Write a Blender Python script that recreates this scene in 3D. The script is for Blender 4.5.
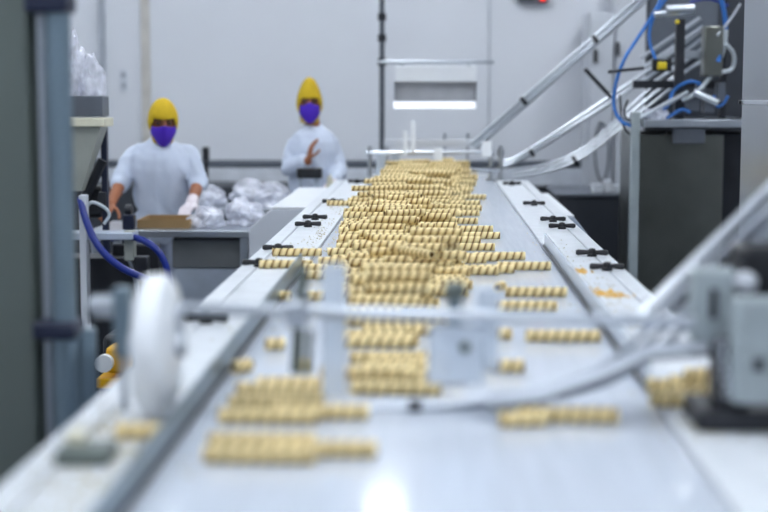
import bpy, bmesh, math, random
import numpy as np
from mathutils import Vector, Matrix, noise
random.seed(7)
for o in list(bpy.data.objects): bpy.data.objects.remove(o)
scene = bpy.context.scene
C = scene.collection

# ------------------------------------------------------------------ camera
F = 1500.0                                   # focal length in pixels of the 768x512 frame
VPX, VPY = 432.0, 93.0                       # where the conveyor direction (+Y) vanishes
TH = math.atan((256 - VPY) / F); PS = math.atan((VPX - 384) / F * math.cos(TH))
CAM = Vector((0, 0, 1.6))
cd = bpy.data.cameras.new('camera'); cam = bpy.data.objects.new('camera', cd); C.objects.link(cam)
cam.location = CAM; cam.rotation_euler = (math.pi/2 - TH, 0, PS)
cd.sensor_width = 36; cd.lens = F * 36 / 768; cd.clip_start = 0.05
cd.dof.use_dof = True; cd.dof.focus_distance = 5.8; cd.dof.aperture_fstop = 1.75
scene.camera = cam
FW = Vector((-math.sin(PS)*math.cos(TH), math.cos(PS)*math.cos(TH), -math.sin(TH)))
RT = Vector((math.cos(PS), math.sin(PS), 0)); UP = RT.cross(FW)

# ------------------------------------------------------------------ world, exposure
w = bpy.data.worlds.new('world'); scene.world = w; w.use_nodes = True
w.node_tree.nodes['Background'].inputs[0].default_value = (.75, .85, 1, 1)
w.node_tree.nodes['Background'].inputs[1].default_value = .3
vs = scene.view_settings
vs.view_transform = 'Standard'; vs.look = 'None'; vs.gamma = 1; vs.use_curve_mapping = False
vs.exposure = 1.85
LAMP = 9.0                                   # radiance of the ceiling diffusers
LAMP_COL = (.90, .955, 1.0)

def at(px, py, Y):                           # the point seen at a pixel, on the plane y = Y
    d = FW*F + RT*(px-384) - UP*(py-256)
    return CAM + d*(Y/d.y)
def on(px, py, z):                           # the same on the plane z
    d = FW*F + RT*(px-384) - UP*(py-256)
    return CAM + d*((z-CAM.z)/d.z)

# ------------------------------------------------------------------ materials
MATS = {}
def lin(c): return tuple(((v/255/12.92) if v/255 <= .04045 else ((v/255+.055)/1.055)**2.4) for v in c)
def mat(name, c, rough=.5, metal=0, var=.08, scale=9, bump=0, bscale=60, alpha=1, emis=0, spec=.5, trans=0, coat=0, stretch=None):
    """c is sRGB 0-255; colour varied by a noise in object space"""
    if name in MATS: return MATS[name]
    m = bpy.data.materials.new(name); m.use_nodes = True; n = m.node_tree.nodes; l = m.node_tree.links
    b = n['Principled BSDF']; c = lin(c)
    tc = n.new('ShaderNodeTexCoord'); src = tc.outputs['Object']
    if stretch:
        mp = n.new('ShaderNodeMapping'); mp.inputs['Scale'].default_value = stretch; l.new(src, mp.inputs[0]); src = mp.outputs[0]
    nz = n.new('ShaderNodeTexNoise'); nz.inputs['Scale'].default_value = scale; nz.inputs['Detail'].default_value = 5
    l.new(src, nz.inputs['Vector'])
    r = n.new('ShaderNodeValToRGB'); r.color_ramp.elements[0].position = .3; r.color_ramp.elements[1].position = .7
    r.color_ramp.elements[0].color = (*[v*(1-var) for v in c], 1); r.color_ramp.elements[1].color = (*[min(1, v*(1+var)) for v in c], 1)
    l.new(nz.outputs[0], r.inputs[0]); l.new(r.outputs[0], b.inputs['Base Color'])
    b.inputs['Roughness'].default_value = rough; b.inputs['Metallic'].default_value = metal
    b.inputs['Specular IOR Level'].default_value = spec; b.inputs['Alpha'].default_value = alpha
    b.inputs['Transmission Weight'].default_value = trans; b.inputs['Coat Weight'].default_value = coat
    if emis:
        l.new(r.outputs[0], b.inputs['Emission Color']); b.inputs['Emission Strength'].default_value = emis
    if bump:
        n2 = n.new('ShaderNodeTexNoise'); n2.inputs['Scale'].default_value = bscale; n2.inputs['Detail'].default_value = 4
        l.new(src, n2.inputs['Vector'])
        bp = n.new('ShaderNodeBump'); bp.inputs['Strength'].default_value = bump; bp.inputs['Distance'].default_value = .01
        l.new(n2.outputs[0], bp.inputs['Height']); l.new(bp.outputs[0], b.inputs['Normal'])
    MATS[name] = m
    return m
def wafer_mat():
    m = bpy.data.materials.new('wafer'); m.use_nodes = True; n = m.node_tree.nodes; l = m.node_tree.links
    b = n['Principled BSDF']; b.inputs['Roughness'].default_value = .6
    uv = n.new('ShaderNodeUVMap'); uv.uv_map = 'turns'
    sp = n.new('ShaderNodeSeparateXYZ'); l.new(uv.outputs[0], sp.inputs[0])
    s = n.new('ShaderNodeMath'); s.operation = 'ADD'; l.new(sp.outputs[0], s.inputs[0]); l.new(sp.outputs[1], s.inputs[1])
    f = n.new('ShaderNodeMath'); f.operation = 'FRACT'; l.new(s.outputs[0], f.inputs[0])
    r = n.new('ShaderNodeValToRGB'); e = r.color_ramp.elements
    e[0].position = 0; e[0].color = (*lin((112, 76, 28)), 1)
    e[1].position = .13; e[1].color = (*lin((112, 78, 30)), 1)
    for p, c in ((.24, (220, 194, 132)), (.6, (240, 222, 170)), (.9, (230, 206, 146)), (1, (142, 102, 46))):
        k = e.new(p); k.color = (*lin(c), 1)
    l.new(f.outputs[0], r.inputs[0])
    tc = n.new('ShaderNodeTexCoord'); nz = n.new('ShaderNodeTexNoise'); nz.inputs['Scale'].default_value = 45
    l.new(tc.outputs['Object'], nz.inputs['Vector'])
    oi = n.new('ShaderNodeObjectInfo')
    ad = n.new('ShaderNodeMath'); ad.operation = 'MULTIPLY_ADD'; ad.inputs[1].default_value = .35; l.new(oi.outputs['Random'], ad.inputs[0]); l.new(nz.outputs[0], ad.inputs[2])
    mr = n.new('ShaderNodeMapRange'); mr.inputs[1].default_value = .3; mr.inputs[2].default_value = 1.1; mr.inputs[3].default_value = 1.2; mr.inputs[4].default_value = .88
    l.new(ad.outputs[0], mr.inputs[0])
    hv = n.new('ShaderNodeHueSaturation'); l.new(r.outputs[0], hv.inputs['Color']); l.new(mr.outputs[0], hv.inputs['Value'])
    l.new(hv.outputs[0], b.inputs['Base Color'])
    return m
def film_mat():
    m = bpy.data.materials.new('plastic_film'); m.use_nodes = True; n = m.node_tree.nodes; l = m.node_tree.links
    b = n['Principled BSDF']; b.inputs['Base Color'].default_value = (*lin((232, 234, 246)), 1)
    b.inputs['Roughness'].default_value = .2; b.inputs['Specular IOR Level'].default_value = 1
    tc = n.new('ShaderNodeTexCoord'); v = n.new('ShaderNodeTexVoronoi'); v.inputs['Scale'].default_value = 9
    l.new(tc.outputs['Object'], v.inputs['Vector'])
    bp = n.new('ShaderNodeBump'); bp.inputs['Strength'].default_value = .5; bp.inputs['Distance'].default_value = .02
    l.new(v.outputs['Distance'], bp.inputs['Height']); l.new(bp.outputs[0], b.inputs['Normal'])
    nz = n.new('ShaderNodeTexNoise'); nz.inputs['Scale'].default_value = 14; l.new(tc.outputs['Object'], nz.inputs['Vector'])
    mr = n.new('ShaderNodeMapRange'); mr.inputs[1].default_value = .35; mr.inputs[2].default_value = .65; mr.inputs[3].default_value = .4; mr.inputs[4].default_value = .85
    l.new(nz.outputs[0], mr.inputs[0]); l.new(mr.outputs[0], b.inputs['Alpha'])
    return m

M = dict(
    wall=mat('wall_paint', (226, 229, 236), .55, var=.02, scale=1.5),
    floor=mat('floor_paint', (92, 98, 106), .35, var=.15, scale=3),
    ceil=mat('ceiling_paint', (225, 230, 238), .8, var=.02),
    seam=mat('wall_seam', (172, 178, 188), .6),
    beige=mat('beige_conduit', (206, 202, 196), .5),
    wrail=mat('wall_rail_grey', (92, 98, 108), .4),
    wledge=mat('wall_ledge', (214, 219, 228), .5),
    plinth=mat('plinth_dark', (52, 56, 64), .5),
    belt=mat('belt_white', (208, 215, 227), .12, var=.05, scale=5, stretch=(14, .6, 1)),
    apron=mat('apron_white', (222, 226, 232), .36, var=.05, scale=14),
    gap=mat('gap_dark', (40, 42, 46), .6),
    skirt=mat('painted_steel_grey', (176, 186, 202), .4),
    cover=mat('cover_white', (232, 235, 240), .4, var=.02),
    steel=mat('stainless', (184, 190, 198), .36, 1, var=.06, scale=20, stretch=(1, 1, 8)),
    rod=mat('polished_rod', (212, 217, 224), .3, 1, var=.03),
    dsteel=mat('dark_stainless', (122, 124, 118), .3, 1, var=.1, scale=5),
    panel=mat('grey_panel', (104, 113, 109), .42, .3, var=.05, scale=2),
    post=mat('post_grey', (122, 140, 152), .3, .6, var=.04),
    black=mat('black_plastic', (22, 24, 30), .38, var=.1),
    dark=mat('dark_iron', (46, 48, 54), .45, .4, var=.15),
    navy=mat('navy_plastic', (24, 32, 58), .4),
    hose=mat('blue_hose', (24, 46, 136), .3),
    hose2=mat('blue_airline', (52, 116, 196), .3),
    ghose=mat('grey_hose', (196, 204, 210), .35),
    white=mat('white_plastic', (240, 243, 248), .35, var=.02),
    acry=mat('frosted_acrylic', (222, 232, 244), .15, alpha=.72, var=.02),
    yellow=mat('yellow_paint', (232, 176, 20), .45),
    brass=mat('yellow_fitting', (226, 200, 30), .4),
    cream=mat('cream_tray', (226, 222, 200), .5),
    hopper=mat('hopper_steel', (168, 172, 164), .45, .2),
    card=mat('cardboard', (150, 122, 84), .8, var=.12),
    tubeg=mat('tube_grey', (168, 174, 184), .38, .7, var=.06), traym=mat('tray_plastic', (206, 214, 226), .6, alpha=.75, var=.03), lampback=mat('lamp_back_grey', (168, 170, 176), .5),
    lidg=mat('lid_grey', (106, 110, 114), .6), sidest=mat('side_steel', (158, 163, 168), .25, 1, var=.06, scale=3),
    bkt=mat('bracket_grey', (158, 168, 172), .5), 
    cab=mat('cabinet_grey', (204, 208, 216), .45, var=.02),
    cloth=mat('white_cloth', (204, 213, 231), .85, var=.05, scale=6, bump=.8, bscale=7),
    trous=mat('pale_trousers', (168, 176, 196), .85, bump=.5, bscale=10),
    skin=mat('skin', (158, 98, 66), .55, var=.08),
    hood=mat('yellow_hood', (206, 172, 18), .75, var=.08, scale=30, bump=.3, bscale=80),
    mask=mat('violet_mask', (76, 34, 190), .7, var=.06),
    eye=mat('eye_dark', (24, 18, 16), .3), brow=mat('brow_dark', (38, 26, 20), .8),
    glove=mat('latex_glove', (222, 212, 218), .5), shoe=mat('white_boot', (220, 222, 226), .5),
    crumb=mat('crumb', (178, 166, 124), .8, var=.2, scale=60), ocrumb=mat('orange_crumb', (228, 186, 104), .7, var=.2, scale=40),
    wafer=wafer_mat(), film=film_mat(),
    lamp=mat('lamp_diffuser', (255, 255, 255), .5, var=0, emis=1), strip=mat('led_strip', (245, 248, 255), .5, var=0, emis=.25),
    red=mat('red_led', (255, 40, 20), .4, var=0, emis=.8),
)
def set_emis(m, strength, col):
    b = m.node_tree.nodes['Principled BSDF']
    for l in list(b.inputs['Emission Color'].links): m.node_tree.links.remove(l)
    b.inputs['Emission Color'].default_value = (*col, 1); b.inputs['Emission Strength'].default_value = strength
set_emis(M['lamp'], LAMP, LAMP_COL)

# ------------------------------------------------------------------ mesh helpers
ORG = {}
def frame(d):
    d = Vector(d).normalized(); a = Vector((0, 0, 1)) if abs(d.z) < .9 else Vector((1, 0, 0))
    u = d.cross(a).normalized(); return u, d.cross(u).normalized()
class MB:
    def __init__(s): s.v = []; s.f = []
    def raw(s, v, f):
        o = len(s.v); s.v += [Vector(p) for p in v]; s.f += [tuple(o+i for i in q) for q in f]; return s
    def box(s, x0, x1, y0, y1, z0, z1):
        v = [(x, y, z) for z in (z0, z1) for y in (y0, y1) for x in (x0, x1)]
        return s.raw(v, [(0, 2, 3, 1), (4, 5, 7, 6), (0, 1, 5, 4), (2, 6, 7, 3), (0, 4, 6, 2), (1, 3, 7, 5)])
    def obox(s, c, size, rot):                # oriented box; rot a 3x3 matrix
        v = [Vector(c) + rot @ Vector((x*size[0]/2, y*size[1]/2, z*size[2]/2)) for z in (-1, 1) for y in (-1, 1) for x in (-1, 1)]
        return s.raw(v, [(0, 2, 3, 1), (4, 5, 7, 6), (0, 1, 5, 4), (2, 6, 7, 3), (0, 4, 6, 2), (1, 3, 7, 5)])
    def prism(s, poly, axis, a, b):           # polygon in the two other axes, extruded along axis from a to b
        def P(p, t):
            q = list(p); q.insert(axis, t); return q
        n = len(poly); v = [P(p, a) for p in poly] + [P(p, b) for p in poly]
        return s.raw(v, [tuple(range(n))[::-1], tuple(range(n, 2*n))] + [(i, (i+1) % n, n+(i+1) % n, n+i) for i in range(n)])
    def tube(s, pts, r, n=10, smooth=0):
        pts = [Vector(p) for p in pts]
        for _ in range(smooth):               # corner cutting
            q = [pts[0]]
            for a, b in zip(pts, pts[1:]): q += [a*.75+b*.25, a*.25+b*.75]
            pts = q + [pts[-1]]
        v = []; f = []; u = None
        for i, p in enumerate(pts):
            d = (pts[min(i+1, len(pts)-1)] - pts[max(i-1, 0)]).normalized()
            if u is None: u, w_ = frame(d)
            else:
                u = (u - d*u.dot(d)).normalized(); w_ = d.cross(u)
            rr = r[i] if isinstance(r, (list, tuple)) else r
            v += [p + (u*math.cos(k*2*math.pi/n) + w_*math.sin(k*2*math.pi/n))*rr for k in range(n)]
        for i in range(len(pts)-1):
            f += [(i*n+k, i*n+(k+1) % n, (i+1)*n+(k+1) % n, (i+1)*n+k) for k in range(n)]
        f += [tuple(range(n))[::-1], tuple(range((len(pts)-1)*n, len(pts)*n))]
        return s.raw(v, f)
    def lathe(s, prof, c, axis=(0, 0, 1), n=24):   # prof: (radius, height) list
        d = Vector(axis).normalized(); u, w_ = frame(d); c = Vector(c); v = []; f = []
        for r, h in prof:
            v += [c + d*h + (u*math.cos(k*2*math.pi/n) + w_*math.sin(k*2*math.pi/n))*r for k in range(n)]
        m = len(prof)
        for i in range(m-1): f += [(i*n+k, i*n+(k+1) % n, (i+1)*n+(k+1) % n, (i+1)*n+k) for k in range(n)]
        f += [tuple(range(n))[::-1], tuple(range((m-1)*n, m*n))]
        return s.raw(v, f)
    def cap(s, a, b, ra, rb, n=14):           # tapered capsule
        a = Vector(a); b = Vector(b); d = b-a; L = d.length; pr = []
        for i in range(5): t = math.pi/2*i/4; pr.append((max(1e-4, ra*math.sin(t)), -ra*math.cos(t)))
        for i in range(5): t = math.pi/2*i/4; pr.append((max(1e-4, rb*math.cos(t)), L + rb*math.sin(t)))
        return s.lathe(pr, a, d, n)
    def ell(s, c, r, n=16, rot=None):
        v = []; f = []; m = n//2+1
        for i in range(m):
            t = math.pi*i/(m-1); rr = max(math.sin(t), 1e-3)
            for k in range(n):
                q = Vector((r[0]*rr*math.cos(k*2*math.pi/n), r[1]*rr*math.sin(k*2*math.pi/n), -r[2]*math.cos(t)))
                v.append(Vector(c) + (rot @ q if rot else q))
        for i in range(m-1): f += [(i*n+k, i*n+(k+1) % n, (i+1)*n+(k+1) % n, (i+1)*n+k) for k in range(n)]
        f += [tuple(range(n))[::-1], tuple(range((m-1)*n, m*n))]
        return s.raw(v, f)
    def build(s, name, m, parent=None, bevel=0, smooth=True, origin=None, seg=2):
        org = ORG.get(parent.name) if parent else (Vector(origin) if origin is not None else Vector((0, 0, 0)))
        me = bpy.data.meshes.new(name); me.from_pydata([tuple(p-org) for p in s.v], [], s.f)
        bm = bmesh.new(); bm.from_mesh(me); bmesh.ops.recalc_face_normals(bm, faces=bm.faces); bm.to_mesh(me); bm.free()
        me.materials.append(M[m] if isinstance(m, str) else m)
        if smooth:
            me.polygons.foreach_set('use_smooth', [True]*len(me.polygons)); me.set_sharp_from_angle(angle=.7)
        o = bpy.data.objects.new(name, me); C.objects.link(o)
        if parent: o.parent = parent
        else: o.location = org
        ORG[o.name] = org
        if bevel:
            b = o.modifiers.new('bevel', 'BEVEL'); b.width = bevel; b.segments = seg; b.limit_method = 'ANGLE'
        return o
def thing(name, label, cat, loc, group=None):
    o = bpy.data.objects.new(name, None); C.objects.link(o); o.location = loc; o.empty_display_size = .05
    ORG[o.name] = Vector(loc); return tag(o, label, cat, group)
def tag(o, label, cat, group=None):
    o['label'] = label; o['category'] = cat
    if group: o['group'] = group
    return o
def struct(o): o['kind'] = 'structure'; return o
def bx(name, m, parent, x0, x1, y0, y1, z0, z1, bevel=.004, **k):
    return MB().box(x0, x1, y0, y1, z0, z1).build(name, m, parent, bevel=bevel, **k)

# ------------------------------------------------------------------ the room
YB = 13.0; CZ = 4.0; XL, XR, YF = -4.6, 4.2, -3.0
struct(bx('floor', 'floor', None, XL, XR, YF, YB, -.1, 0, 0))
struct(bx('ceiling', 'ceil', None, XL, XR, YF, YB, CZ, CZ+.1, 0))
struct(bx('wall_back', 'wall', None, XL, XR, YB, YB+.1, 0, CZ, 0))
struct(bx('wall_left', 'wall', None, XL-.1, XL, YF, YB, 0, CZ, 0))
struct(bx('wall_right', 'wall', None, XR, XR+.1, YF, YB, 0, CZ, 0))
struct(bx('wall_front', 'wall', None, XL, XR, YF-.1, YF, 0, CZ, 0))
def wx(px): return at(px, 93, YB).x
def wz(py): return at(432, py, YB).z
struct(bx('trim_1', 'seam', None, wx(101), wx(107), YB-.05, YB, 0, CZ))          # narrow pilaster
struct(bx('trim_2', 'beige', None, wx(142), wx(151), YB-.03, YB, 0, CZ, .01))    # flat beige conduit
struct(bx('trim_3', 'seam', None, wx(488.6), wx(489.6), YB-.012, YB, wz(165), CZ))
struct(bx('trim_4', 'wrail', None, XL, XR, YB-.09, YB, wz(167), wz(160), .015))  # dark bumper rail
struct(bx('trim_5', 'wledge', None, XL, XR, YB-.14, YB, wz(185), wz(168), .01))  # pale ledge below it
struct(bx('baseboard_back', 'plinth', None, XL, XR, YB-.1, YB, 0, wz(188), .01))
sk = thing('wall_socket', 'small pale double socket on the wall between the two vertical strips', 'socket', at(124, 80, YB))
p = at(124, 80, YB)
bx('plate', 'wledge', sk, p.x-.035, p.x+.035, YB-.012, YB, p.z-.09, p.z+.09)
for dz in (-.045, .045): bx('socket_insert', 'seam', sk, p.x-.018, p.x+.018, YB-.02, YB-.01, p.z+dz-.02, p.z+dz+.02, .003)
sg = thing('indicator_box', 'dark bar shaped indicator with a red light high on the wall', 'indicator', at(533, 0, YB))
a, b = at(518, 3, YB), at(548, -14, YB)
bx('housing', 'wrail', sg, a.x, b.x, YB-.08, YB, a.z, b.z, .006)
c0 = at(542, -1, YB); MB().lathe([(.028, 0), (.028, .02), (.018, .035), (.001, .04)], (c0.x, YB-.08, c0.z+.01), (0, -1, 0)).build('red_lamp', 'red', sg)

# ceiling luminaires
def luminaire(x, y, lx=.34, ly=1.25):
    t = thing('ceiling_light', 'long white fluorescent luminaire fixed to the ceiling above the line', 'ceiling light', (x, y, CZ), 'fluorescent luminaires on the ceiling')
    MB().prism([(x-lx/2, CZ), (x+lx/2, CZ), (x+lx/2-.04, CZ-.07), (x-lx/2+.04, CZ-.07)], 1, y-ly/2, y+ly/2).build('housing', 'white', t)
    bx('diffuser', 'lamp', t, x-lx/2+.05, x+lx/2-.05, y-ly/2+.03, y+ly/2-.03, CZ-.085, CZ-.071, .003)
for y in (-1, 2.0, 5.0, 8.0, 11.0):
    for x in (-2.7, -.35, 2.0): luminaire(x, y)

# ------------------------------------------------------------------ the conveyor
BZ = 1.05; HB, HS, HO = .398, .55, .605     # half widths: belt, seam, outer edge
Y0, Y1, YA = .25, 10.25, 9.45
cv = thing('conveyor', 'long white conveyor table with flat belt running down the middle of the room', 'conveyor', (0, 5, 0))
bx('belt', 'belt', cv, -HB, HB, Y0, Y1, BZ-.02, BZ, .006)
for s in (-1, 1):
    def sx(a, b): return (min(s*a, s*b), max(s*a, s*b))
    bx('apron_plate', 'apron', cv, *sx(HB+.004, HS-.003), Y0, YA, BZ-.025, BZ+.004, .002)
    bx('edge_strip', 'apron', cv, *sx(HS+.003, HO), Y0, YA, BZ-.025, BZ+.004, .003)
    bx('gap_backing', 'gap', cv, *sx(HB-.02, HO-.02), Y0, YA, BZ-.04, BZ-.026, 0)
    bx('side_skirt', 'skirt', cv, *sx(HO-.03, HO-.005), Y0, YA, BZ-.24, BZ-.027, .003)
    for y in (.5, 2.6, 4.7, 6.6, 9.2):
        bx('leg', 'steel', cv, *sx(HO-.09, HO-.04), y-.025, y+.025, 0, BZ-.04, .004)
for y in (.5, 2.6, 4.7, 6.6, 9.2): bx('cross_beam', 'steel', cv, -HO+.06, HO-.06, y-.02, y+.02, .35, .4)
bx('bed', 'skirt', cv, -HB+.03, HB-.03, Y0, Y1-.05, BZ-.12, BZ-.021, 0)
MB().lathe([(.05, -HB), (.05, HB)], (0, Y1-.045, BZ-.072), (1, 0, 0)).build('end_roller', 'steel', cv)
for x in (-.3, .3): bx('leg', 'steel', cv, x-.025, x+.025, Y1-.2, Y1-.15, 0, BZ-.1)
# wide box covers with chamfered shoulders, either side of the table; shade on the sides put into their greyer colour
za = BZ-.026
MB().prism([(-HO-.002, za+.02), (-.773, za+.02), (-.884, za-.075), (-.884, .55), (-HO-.002, .55)], 1, 7.2, 8.75).build('side_cover', 'cab', cv, bevel=.006)
MB().prism([(-HO-.002, za+.021), (-.773, za+.021), (-.773, za+.027), (-HO-.002, za+.027)], 1, 7.2, 8.75).build('cover_top', 'cover', cv)
MB().prism([(HO+.002, za+.0), (.665, za+.0), (.745, za-.10), (.745, .55), (HO+.002, .55)], 1, 7.0, 8.6).build('side_cover', 'skirt', cv, bevel=.006)
MB().prism([(HO+.002, za+.001), (.665, za+.001), (.665, za+.007), (HO+.002, za+.007)], 1, 7.0, 8.6).build('cover_top', 'cover', cv)
# belt edge guards, thin upright plates with a dark foot
for s, ya, yb in ((-1, 1.2, 4.65), (1, 2.75, 5.35)):
    x = s*(HB+.008)
    g = bx('guard_plate', 'post' if s < 0 else 'acry', cv, x-.003, x+.003, ya, yb, BZ+.0045, BZ+.052, 0)
    bx('guard_foot', 'dark', cv, x-.009, x+.009, ya, yb, BZ+.0042, BZ+.012, .002)
# wing clamps along the seams
def knob(px, py, s):
    q = on(px, py, BZ+.012); x, y = q.x, q.y; a = random.uniform(-.12, .12)
    R = Matrix.Rotation(a, 3, 'Z'); z = BZ+.004
    k = MB().lathe([(.017, 0), (.017, .008), (.013, .011), (.013, .022), (.010, .026), (.002, .028)], (x, y, z), n=14).build('clamp_knob', 'black', cv)
    ORG[k.name] = ORG[cv.name]
    for d in (-1, 1):
        p0 = Vector((x, y, z+.014)) + R @ Vector((d*.008, 0, 0)); p1 = Vector((x, y, z+.013)) + R @ Vector((d*.054, 0, 0))
        MB().tube([p0, p0.lerp(p1, .3), p0.lerp(p1, .85), p1], [.007, .0085, .0105, .007], 10).build('wing', 'black', k)
for px, py in ((259, 264), (278, 249), (308, 225), (315, 218), (333, 202), (357, 182), (206, 320)): knob(px, py, -1)
for px, py in ((607, 268), (592, 254), (562, 227), (553, 220), (534, 204), (512, 184)): knob(px, py, 1)

# ------------------------------------------------------------------ feed gates and chutes
def gate_plate(t, px0, px1, py0, py1, Y, m='white', th=.012):
    a, b = at(px0, py1, Y), at(px1, py0, Y)
    return bx('guide_plate', m, t, a.x, b.x, Y-th/2, Y+th/2, a.z, b.z, .003)
# near gate
gy = 2.48
G = thing('guide_gate', 'near blurred cross bar gate with white wheel spanning the conveyor', 'gate', (0, gy, BZ))
bl, br = at(88, 306, gy+.05), at(694, 322, gy-.05)
MB().tube([bl, br], .0105, 12).build('cross_bar', 'steel', G)
wc = at(160, 345, gy); wc.x -= .004
zt = BZ+.006
wr = wc.z - zt - .002
wl = MB().lathe([(.03, -.034), (wr-.014, -.026), (wr-.003, -.018), (wr, 0), (wr-.003, .018), (wr-.014, .026), (.03, .034)], wc, (1, 0, 0), 48).build('wheel', 'white', G)
MB().lathe([(.02, -.048), (.02, .048)], wc, (1, 0, 0)).build('hub', 'steel', wl)
bx('bracket', 'steel', G, wc.x+.03, wc.x+.045, wc.y-.01, wc.y+.012, wc.z-.01, wc.z+.06)
for px in (117,):
    q = at(px, 320, gy)
    bx('end_bracket', 'post', G, q.x-.014, q.x+.016, gy+.03, gy+.06, q.z-.07, q.z+.05)
    MB().tube([(q.x, gy+.045, BZ+.005), (q.x, gy+.045, q.z-.06)], .006, 8).build('post', 'steel', G)
    MB().lathe([(.02, -.02), (.02, .02)], (q.x-.035, gy+.05, bl.z), (1, 0, 0)).build('clamp_collar', 'steel', G)
# uprights and hanging plates
q0, q1 = at(303, 268, gy+.06), at(296, 372, gy+.06)
MB().tube([q0, q1], .0105, 10).build('upright', 'panel', G)
q = at(297, 312, gy); bx('upright_clamp', 'steel', G, q.x-.018, q.x+.018, gy-.03, gy+.085, q.z-.024, q.z+.018)
q0, q1 = at(311, 330, gy+.03), at(308, 372, gy+.03); MB().tube([q0, q1], .006, 10).build('upright', 'panel', G)
gate_plate(G, 322, 346, 264, 396, gy+.02, 'acry')
q0, q1 = at(455, 292, gy+.03), at(455, 380, gy+.03)
MB().tube([q0, q1], .012, 12).build('upright', 'post', G)
MB().lathe([(.012, 0), (.019, .006), (.019, .024), (.008, .03)], q0-Vector((0, 0, .012)), n=16).build('upright_cap', 'panel', G)
gate_plate(G, 476, 500, 288, 372, gy+.02, 'acry')
q = at(460, 352, gy); bx('clamp_block', 'acry', G, q.x-.055, q.x+.04, gy-.006, gy+.012, q.z-.055, q.z+.045, .006)
MB().lathe([(.009, 0), (.009, .01), (.004, .012)], (q.x+.008, gy-.007, q.z+.01), (0, -1, 0)).build('bolt', 'panel', G)
# right hand bracket
q = at(712, 305, gy)
eb = bx('end_bracket', 'bkt', G, q.x-.036, q.x+.036, gy-.02, gy+.03, q.z-.062, q.z+.062, .008)
bx('slot', 'dark', eb, q.x-.008, q.x+.005, gy-.022, gy-.0195, q.z-.02, q.z+.03, 0)
q2 = at(754, 350, gy-.1)
e2 = bx('end_bracket', 'bkt', G, q2.x-.035, q2.x+.06, gy-.12, gy-.07, q2.z-.085, q2.z+.085, .008)
bx('slot', 'dark', e2, q2.x-.005, q2.x+.012, gy-.122, gy-.119, q2.z-.03, q2.z-.01, 0)
bx('motor_body', 'black', G, q.x+.04, q.x+.2, gy-.02, gy+.08, q.z-.02, q.z+.1, .01)
q3 = at(746, 282, gy-.03); MB().lathe([(.017, 0), (.017, .02), (.01, .03), (.001, .032)], (q3.x, gy-.02, q3.z), (0, -1, 0)).build('knob', 'cab', G)
bx('bracket_leg', 'dark', G, q.x+.0, q.x+.05, gy-.07, gy+.02, BZ+.04, q.z-.05, .004)
bx('foot_plate', 'dark', G, .43, .72, gy-.09, gy+.06, BZ+.006, BZ+.04, .005)
# short chain beside the bracket leg
ch = at(727, 350, gy-.09)
cz = [at(722+i*.9, 345+i*8, gy-.09) for i in range(7)]
for i, c in enumerate(cz):
    R = Matrix.Rotation((i % 2)*math.pi/2, 3, 'Z')
    MB().tube([c + R @ Vector((.005*math.cos(t), 0, .009*math.sin(t))) for t in [k*math.pi/5 for k in range(11)]], .0018, 6).build('chain_link', 'rod', G)

def chute(name, label, paths, r, rings, group=None, m='rod'):
    q = paths[0][0]; t = thing(name, label, 'chute', q, group)
    for i, p in enumerate(paths): MB().tube(p, r, 12, 2 if len(p) > 2 else 0).build('tube', m, t)
    for c, d, h in rings:
        u = Vector(d).normalized()
        MB().lathe([(h, -.012), (h, .012)], c, u, 14).build('clamp_ring', 'dark', t)
    return t
# near chutes
gy2 = 2.57
N = lambda px, py, dy=0: at(px, py, gy2+dy)
chute('feed_chute', 'near bundle of pale tubes curving down onto the belt from the right edge', 
      [[N(960, 36+o*22, .02*o), N(785, 196+o*22, .02*o), N(690, 283+o*20, .02*o), N(632, 346+o*13, .02*o), N(575, 386+o*4, .02*o), N(500, 402+o*1.5, .02*o), N(425, 409-o*3, .02*o), N(322+o*30, 410-o*4, .02*o)] for o in (0, 1, 2)],
      .007, [(N(560, 393), (1, 0, .2), .011), (N(415, 407), (1, 0, 0), .011)], m='tubeg')
chute('feed_chute', 'straight pair of pale tubes slanting up past the grey bracket at right',
      [[N(640, 322, .12+.02*o) + Vector((0, 0, .015*o)), N(960, -7+o*8, .12+.02*o)] for o in (0, 1)], .009, [])
tr = MB()
pp = [(712, 350), (650, 354), (600, 377), (545, 397), (490, 404)]
L_ = [at(x, y-8, gy2-.02) for x, y in pp]; R_ = [at(x, y+4, gy2-.09) for x, y in pp]
v = L_ + R_ + [p-Vector((0, 0, .004)) for p in L_] + [p-Vector((0, 0, .004)) for p in R_]; n5 = 5
f = []
for i in range(4): f += [(i, i+1, 6+i, 5+i), (10+i, 15+i, 16+i, 11+i), (i, 10+i, 11+i, i+1), (5+i, 6+i, 16+i, 15+i)]
f += [(0, 5, 15, 10), (4, 14, 19, 9)]
t = thing('slide_tray', 'pale curved slide tray under the near tubes at right of the belt', 'tray', L_[2])
tr.raw(v, f).build('trough', 'traym', t)
MB().tube(R_, .005, 8).build('lip', 'wrail', t); MB().tube(L_, .004, 8).build('lip', 'tubeg', t)

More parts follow.
